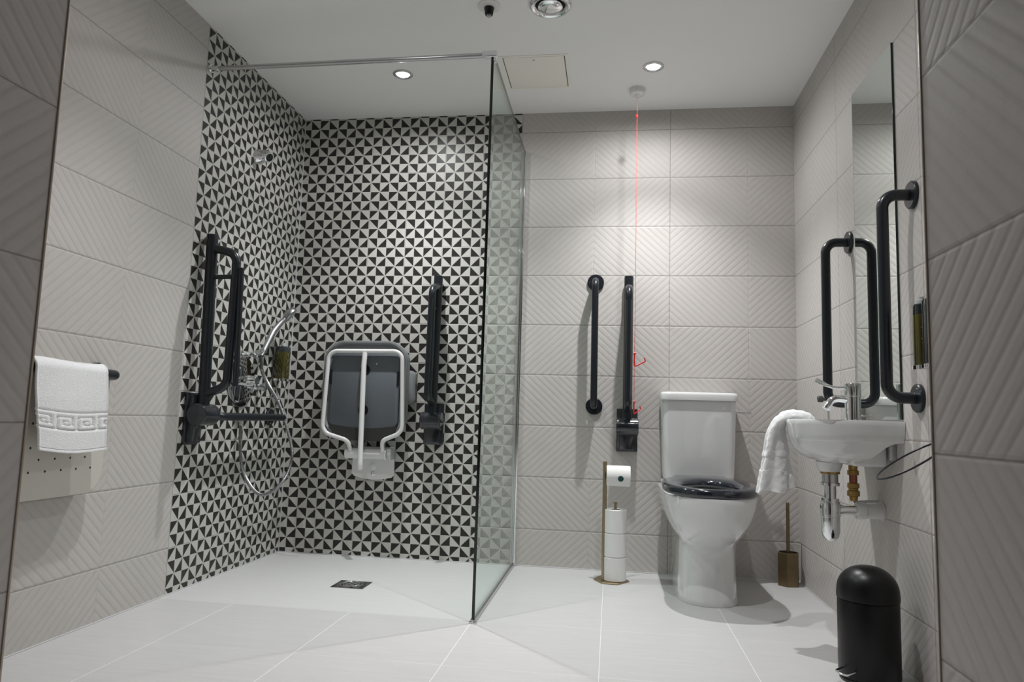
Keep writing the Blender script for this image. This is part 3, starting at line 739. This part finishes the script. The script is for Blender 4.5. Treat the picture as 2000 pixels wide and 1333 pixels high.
# ------------------------------------------------------------------ basin
by = 2.475
t = thing('wash_basin', (XR, by, .56), 'small white wall-hung wash basin with a towel draped on its corner', 'wash basin')
def bout(z, xf, hw, xb=XR-.001, xm=.79, n=32, e=2.5):
    pts = []
    for k in range(n+1):
        a = -pi/2+pi*k/n
        ca, sa = cos(a), sin(a)
        pts.append(Vector((xm-(xm-xf)*abs(ca)**(2/e), by-hw*abs(sa)**(2/e)*(1 if sa < 0 else -1)*1, z)))
    pts.append(Vector((xb, by+hw, z))); pts.append(Vector((xb, by-hw, z)))
    return pts
bm = B()
def bl(z, xf, hw, xb, e): return bout(z, xf, hw, xb=xb, xm=min(.79, xb-.03), e=e)
R_ = [bl(.597, .690, .070, .76, 2.2), bl(.599, .668, .088, .768, 2.2), bl(.606, .641, .114, .778, 2.2), bl(.618, .617, .140, .790, 2.25), bl(.634, .603, .160, .803, 2.3), bl(.650, .595, .174, .818, 2.35), bl(.660, .592, .181, .832, 2.4), bl(.6655, .5905, .185, .850, 2.4), bout(.667, .590, .187, xb=XR-.001, e=2.42), bout(.671, .589, .190), bout(.690, .5865, .194), bout(.715, .584, .197), bout(.727, .583, .198), bout(.7315, .586, .196)]
def bin_(z, xf, hw, xb, e=2.3): return bout(z, xf, hw, xb=xb, xm=.69, e=e)
R_ += [bin_(.7315, .600, .182, .745), bin_(.722, .604, .178, .742), bin_(.69, .615, .165, .738), bin_(.64, .640, .125, .725), bin_(.615, .67, .06, .715)]
loft(bm, R_, True, True)
box(bm, (.742, by-.112, .590), (.846, by+.112, .675), .012, 3)
cyl(bm, (.706, by, .600), (.706, by, .565), .042, .034, seg=36, bev=.004)
mesh_obj('bowl', bm, ceramic, t, auto=50)
mesh_obj('wall_bracket', box(B(), (.846, by-.125, .612), (XR, by-.108, .664), .003), satin, t)
# tap
bx_, byt = .781, 2.470
t = thing('lever_tap', (bx_, byt, .7315), 'chrome lever mixer tap standing on the back of the basin', 'tap')
mesh_obj('tap_body', lathe(B(), (bx_, byt, .7315), (0, 0, 1), [(0, .024), (.006, .0245), (.008, .0240), (.078, .0240), (.0785, .0262), (.082, .0265), (.083, .0255), (.120, .0255), (.122, .024), (.1225, 0)], seg=44, close=False), chrome, t)
sp = bez([(bx_-.012, byt, .800), (bx_-.045, byt-.002, .803), (bx_-.066, byt-.003, .796), (bx_-.080, byt-.004, .776)], 24)
bm = B(); tube(bm, sp, .012, seg=20, rfun=lambda s: .0125-.0015*s); d = (sp[-1]-sp[-3]).normalized(); cyl(bm, sp[-1]-d*.004, sp[-1]+d*.010, .0135, .013, bev=.001)
mesh_obj('spout', bm, chrome, t)
lvp = bez([(bx_-.020, byt, .838), (bx_-.055, byt, .838), (bx_-.082, byt-.004, .846), (bx_-.108, byt-.008, .858), (bx_-.118, byt-.009, .862)], 40)
bm = B()
def lw(s): return .006 if s < .45 else .006+.009*sin(pi*min(1, (s-.45)/.55*.92))
rings = []
for i, p in enumerate(lvp):
    s = i/(len(lvp)-1); ww = lw(s); hh = .0055-.001*s
    if i == len(lvp)-1: ww *= .4
    dv_ = (lvp[min(i+1, len(lvp)-1)]-lvp[max(i-1, 0)]).normalized(); up_ = Vector((0, .75, .66)); up_ = (up_-dv_*up_.dot(dv_)).normalized(); sd = dv_.cross(up_)
    rings.append([p+up_*ww*cos(a)+sd*hh*sin(a) for a in [2*pi*k/16 for k in range(16)]])
loft(bm, rings); mesh_obj('lever', bm, chrome, t)
# trap and pipes
qx = .708
t = thing('bottle_trap', (qx, by, .343), 'chrome bottle trap hanging below the basin, piped into the wall', 'trap')
mesh_obj('waste_collar', lathe(B(), (qx, by, .565), (0, 0, -1), [(0, .030), (.006, .030), (.008, .025), (.008, 0)], seg=32, close=False), brass, t)
mesh_obj('waste_tail', lathe(B(), (qx, by, .559), (0, 0, -1), [(0, .0245), (.034, .0245)], seg=32), satin, t)
mesh_obj('upper_tube', lathe(B(), (qx, by, .530), (0, 0, -1), [(0, .029), (.009, .029), (.010, .018), (.048, .018), (.049, .027), (.058, .027)], seg=32, close=False), chrome, t)
mesh_obj('trap_bottle', lathe(B(), (qx, by, .474), (0, 0, -1), [(0, .0), (0, .026), (.004, .028), (.020, .0325), (.048, .0300), (.052, .0300), (.053, .0282), (.100, .0282), (.116, .0245), (.126, .016), (.131, 0)], seg=40, close=False), chrome, t)
bm = B(); lathe(bm, (qx+.024, by, .445), (1, 0, 0), [(0, .019), (.010, .019), (.011, .015), (.060, .015)], seg=28)
mesh_obj('outlet_pipe', bm, chrome, t)
mesh_obj('wall_pipe', lathe(B(), (qx+.078, by, .444), (1, 0, 0), [(0, .013), (0, .026), (.002, .027), (.026, .027), (.028, .0235), (XR-qx-.0785, .0235)], seg=36, close=False), white, t)
mesh_obj('pipe_flange', lathe(B(), (XR-.005, by, .444), (1, 0, 0), [(0, .024), (.001, .030), (.005, .030)], seg=32, close=False), simple('pale_pipe_cover', (.6, .57, .55), .5), t)
t = thing('brass_isolation_valve', (.780, by+.01, .47), 'brass and copper isolating valve fitting under the basin beside the trap', 'valve')
vb = (.782, by+.01, .602)
mesh_obj('valve_body', lathe(B(), vb, (0, 0, -1), [(0, .014), (.03, .014), (.031, .018), (.045, .018), (.046, .012), (.05, .012)], seg=12), brass, t, auto=25)
mesh_obj('copper_pipe', lathe(B(), (vb[0], vb[1], .556), (0, 0, -1), [(0, .0125), (.03, .0125)], seg=24), copper, t)
bm = B(); lathe(bm, (vb[0], vb[1], .532), (0, 0, -1), [(0, .013), (.002, .0185), (.016, .0185), (.018, .0150), (.024, .0150), (.026, .0195), (.042, .0195), (.044, .014), (.058, .012), (.060, 0)], seg=12, close=False)
mesh_obj('compression_nut', bm, brass, t, auto=25)
mesh_obj('screw_slot', lathe(B(), (vb[0]-.004, vb[1]-.0135, .582), (0, -1, 0), [(0, .005), (.002, .005), (.002, 0)], seg=16, close=False), brass, t)
bm = B(); tube(bm, fillet([(vb[0], vb[1], .485), (vb[0]+.002, vb[1]+.008, .468), (vb[0]+.05, vb[1]+.03, .470), (XR, vb[1]+.03, .472)], .008, 5), .006, seg=14)
mesh_obj('feed_pipe', bm, chrome, t)

# mirror
t = thing('wall_mirror', (XR, 2.48, .735), 'tall narrow frameless mirror on the right wall above the basin', 'mirror')
mx0, mx1, mz0, mz1 = 2.292, 2.664, .737, 1.928
mesh_obj('mirror_glass', box(B(), (XR-.0062, mx0+.001, mz0), (XR-.004, mx1, mz1)), mirrorm, t, smooth=False)
mesh_obj('glass_edge', box(B(), (XR-.0066, mx0-.0012, mz0), (XR, mx0+.001, mz1), .0004), greenedge, t)
bm = B(); box(bm, (XR-.004, mx0+.001, mz0), (XR, mx1-.002, mz1-.002))
mesh_obj('backing', bm, satin, t, smooth=False)
mesh_obj('far_edge', box(B(), (XR-.0066, mx1, mz0), (XR-.002, mx1+.0016, mz1)), simple('bright_glass_edge', (.55, .58, .57), .15), t, smooth=False)
# hook
t = thing('wall_hook', (XR, 3.08, .819), 'small knurled dark metal peg on the right wall behind the tap', 'hook')
bm = B(); lathe(bm, (XR, 3.04, .822), (-1, 0, 0), [(0, .010), (.004, .010), (.005, .007), (.020, .007), (.021, .0125), (.024, .0135), (.028, .0125), (.031, .0135), (.035, .0125), (.038, .0130), (.040, .0115), (.040, 0)], seg=28, close=False)
mesh_obj('peg', bm, simple('gunmetal', (.12, .12, .13), .3, metal=.9), t)
# wire ring
t = thing('wire_hoop', (XR, 2.01, .68), 'thin black wire hoop projecting from the right wall below the near grab rail', 'hoop')
rc_ = Vector((.778, 2.010, .629)); A_ = Vector((-.086, .0, -.047)); Bv = Vector((.038, .098, .017))
mesh_obj('ring', tube(B(), [rc_+A_*cos(a)+Bv*sin(a) for a in [2*pi*k/72 for k in range(72)]], .0026, seg=10, closed=True), wirem, t)
bm = B(); cyl(bm, (XR, 2.045, .668), (XR-.010, 2.045, .668), .013, bev=.002); cyl(bm, (XR-.008, 2.045, .668), (XR-.016, 2.040, .668), .006)
mesh_obj('mount', bm, wirem, t)
# ------------------------------------------------------------------ pedal bin
bx, byy, br = .7365, 2.235, .0825
t = thing('pedal_bin', (bx, byy, 0), 'matt black pedal bin with a domed lid on the floor below the basin', 'bin')
mesh_obj('bin_body', lathe(B(), (bx, byy, .0), (0, 0, 1), [(.012, 0), (.012, br-.004), (.016, br-.001), (.218, br-.001), (.222, br-.003), (.222, 0)], seg=64, close=False), blackm, t)
dome = [(0.0, 0), (0, br+.0005), (.012, br+.001), (.020, br)]
for k in range(1, 13):
    a = pi/2*k/12; dome.append((.020+.072*sin(a), br*cos(a)**.86 if k < 12 else 0))
mesh_obj('domed_lid', lathe(B(), (bx, byy, .224), (0, 0, 1), dome, seg=64, close=False), blackm, t)
mesh_obj('base_ring', lathe(B(), (bx, byy, 0), (0, 0, 1), [(0, 0), (0, br-.004), (.006, br-.003), (.012, br-.008), (.012, 0)], seg=48, close=False), blackg, t)
bm = B(); pd = Vector((-.86, -.51, 0)); sd = Vector((-.51, .86, 0)); pc = Vector((bx, byy, .036))+pd*(br-.004)
P1 = [pc+sd*.022, pc+pd*.030+sd*.020-Vector((0, 0, .004)), pc+pd*.036-Vector((0, 0, .005)), pc+pd*.030-sd*.020-Vector((0, 0, .006)), pc-sd*.022]
tube(bm, fillet(P1, .008, 4), .0028, seg=12)
mesh_obj('pedal', bm, chrome, t)

# ------------------------------------------------------------------ cream panel and the first towel
t = thing('cream_wall_panel', (XL, 1.78, .43), 'cream plastic panel with small dark holes on the left wall behind the hanging towel', 'panel')
out = rrect(.66, .37, (.01, .01, .01, .07), 8, 1.775, .621)
out = [(a, b) for a, b in out]
bmp = plate(B(), out, lambda y, z, d: (XL+d, y, z), .012, .066, .006)
mesh_obj('panel_board', bmp, cream, t)
mesh_obj('standoff', box(B(), (XL, 1.65, .50), (XL+.013, 1.95, .74)), white, t)
bm = B()
HP = [(78, 898), (67, 913), (55, 927), (120, 896), (109, 911), (98, 924), (149, 909), (138, 922), (176, 919), (62, 820), (60, 873)]
def hit(u, v, X):
    x = (u-1000)/1396.3; y = (v-666.5)/1396.3
    d = Vector([Rc[i][0]*x+Rc[i][1]-Rc[i][2]*y for i in range(3)])
    return Vector((0, 0, .70307))+d*(X/d.x)
for k in range(-3, 8):
    for j in range(6):
        yy = 1.625+.060*k+.022*(j % 2)*1.5; zz = .515+.034*j
        if yy < 2.06: lathe(bm, (XL+.0661, yy, zz), (1, 0, 0), [(0, .0036), (.0006, .003), (.0006, 0)], seg=10, close=False)
mesh_obj('hole_pattern', bm, blackg, t)

def key(u, v):
    """Greek-key fret mask; u in key units (period 1), v 0..1"""
    u = u % 1.0
    G = ["1111111", "1000000", "1011110", "1010010", "1010110", "1010000", "1011111"]
    gx_ = min(6, int(u*7)); gy_ = min(6, int((1-v)*7))
    return 1 if G[gy_][gx_] == '1' else 0
def key_s(u, v):
    s = 0
    for a in (-.03, 0, .03):
        for b in (-.05, 0, .05): s += key(u+a, min(1, max(0, v+b)))
    return s/9
rx, rz = XL+.087, .805
bm = B(); W0, W1 = 1.738, 2.022
NU, NVf = 230, 260
rows = []
R0 = .0235
path = []   # (x offset from rail, z, nx, nz) along towel: back bottom -> over -> front bottom
Lf, Lb = .232, .17
for i in range(NVf+1):
    s = i/NVf*(Lf+Lb+pi*R0)
    if s < Lb: path.append((-R0, -(Lb-s), -1, 0, s))
    elif s < Lb+pi*R0:
        a = (s-Lb)/R0; path.append((-R0*cos(a), R0*sin(a), -cos(a), sin(a), s))
    else: path.append((R0, -(s-Lb-pi*R0), 1, 0, s))
for (dx, dz, nx, nz, s) in path:
    row = []
    dn = -dz if dz < 0 else 0
    front = dx > 0
    for j in range(NU+1):
        u = j/NU
        y = W0+(W1-W0)*u
        y += (.026*dn/Lf*(1 if front else .4))*(1)   # hangs slightly skewed
        y += -.004*(1-u)*sin(dn*22)
        bul = .0035*sin(u*5.2+1)+.004*sin(u*2.1+dn*9)*min(1, dn*12)
        off = bul if front else -abs(bul)*.3
        if front:
            zb = .805+dz
            # woven border with key pattern
            b0, b1 = dn, 0
            if .112 < dn < .172:
                e = min(dn-.112, .172-dn)
                off -= .0035*min(1, e/.004)
                if e > .010: off += .0035*key_s((y-W0)/.088+.2, (.162-dn)/.040)
            # rounded side hem
            off += .002*(1-min(1, min(u, 1-u)*40))
            dn2 = dn
            if dn > Lf-.006: off += .0015
        sag = -.010*u*0
        tz = (.008*(1-u)-.010*sin(u*pi)-.002*u)*min(1, dn*6)
        lift = .012*sin(pi*min(1, u*1.15))*0
        row.append(Vector((rx+dx+nx*off, y, rz+dz+nz*off+tz-.010*u*(nz > .0)*0)))
    rows.append(row)
loft(bm, rows, False, False, closed=False)
o = mesh_obj('hand_towel', bm, terry, auto=180)
md = o.modifiers.new('thick', 'SOLIDIFY'); md.thickness = .006; md.offset = 1
tag(o, 'white hand towel with Greek-key border hanging over the left wall rail', 'towel', 'white towels')

# ------------------------------------------------------------------ towel draped on the basin
bm = B(); NU = 220
cl = bez([(.695, 2.590, .722), (.668, 2.593, .738), (.636, 2.597, .745), (.605, 2.602, .742), (.582, 2.607, .720), (.572, 2.611, .685), (.570, 2.614, .62), (.568, 2.616, .55), (.566, 2.617, .484)], 240)
n = len(cl); rows = []
for i, c in enumerate(cl):
    s = i/(n-1)
    tg = (cl[min(i+1, n-1)]-cl[max(i-1, 0)]).normalized()
    hang = max(0, min(1, (s-.42)/.58))
    wd = Vector((.12+.74*hang**.5, .99-.50*hang**.5, 0)); wd = (wd-tg*wd.dot(tg)).normalized()
    nm = tg.cross(wd).normalized()
    if (nm.z if s < .45 else -nm.x) < 0: nm = -nm
    a_ = .040+.033*hang; b_ = .020+.010*hang
    if s < .10: a_ *= .55+4.5*s; b_ *= .4+6*s
    band = 1.0
    if .775 < s < .86: band = .955
    row = []
    for j in range(NU):
        th = 2*pi*j/NU
        f = 1+(.05+.13*hang)*cos(5*th+.9+.5*hang)*(.5+.5*hang)+.03*hang*cos(9*th+2+2*s)+.02*cos(3*th+4*s)
        p = c+wd*(a_*f*band*cos(th))+nm*(b_*(f**1.4)*band*sin(th))
        p += Vector([noise.noise(p*55+Vector((k*9., 0, 0)))*.0022 for k in range(3)])
        p.z += .006*hang*hang*cos(3*th+1)+.008*hang*hang*cos(th)
        row.append(p)
    rows.append(row)
inner = [[c_*0 + rows[-1][j].lerp(cl[-1]+Vector((0, 0, .004)), .16)+Vector((0, 0, .003)) for j in range(NU)] for c_ in (Vector((0, 0, 0)),)]
inner.append([rows[-1][j].lerp(cl[-1], .2)+Vector((0, 0, .05)) for j in range(NU)])
loft(bm, rows+inner, True, True)
o = mesh_obj('hand_towel', bm, terry, auto=180)
tag(o, 'white hand towel bunched and draped over the front corner of the basin', 'towel', 'white towels')
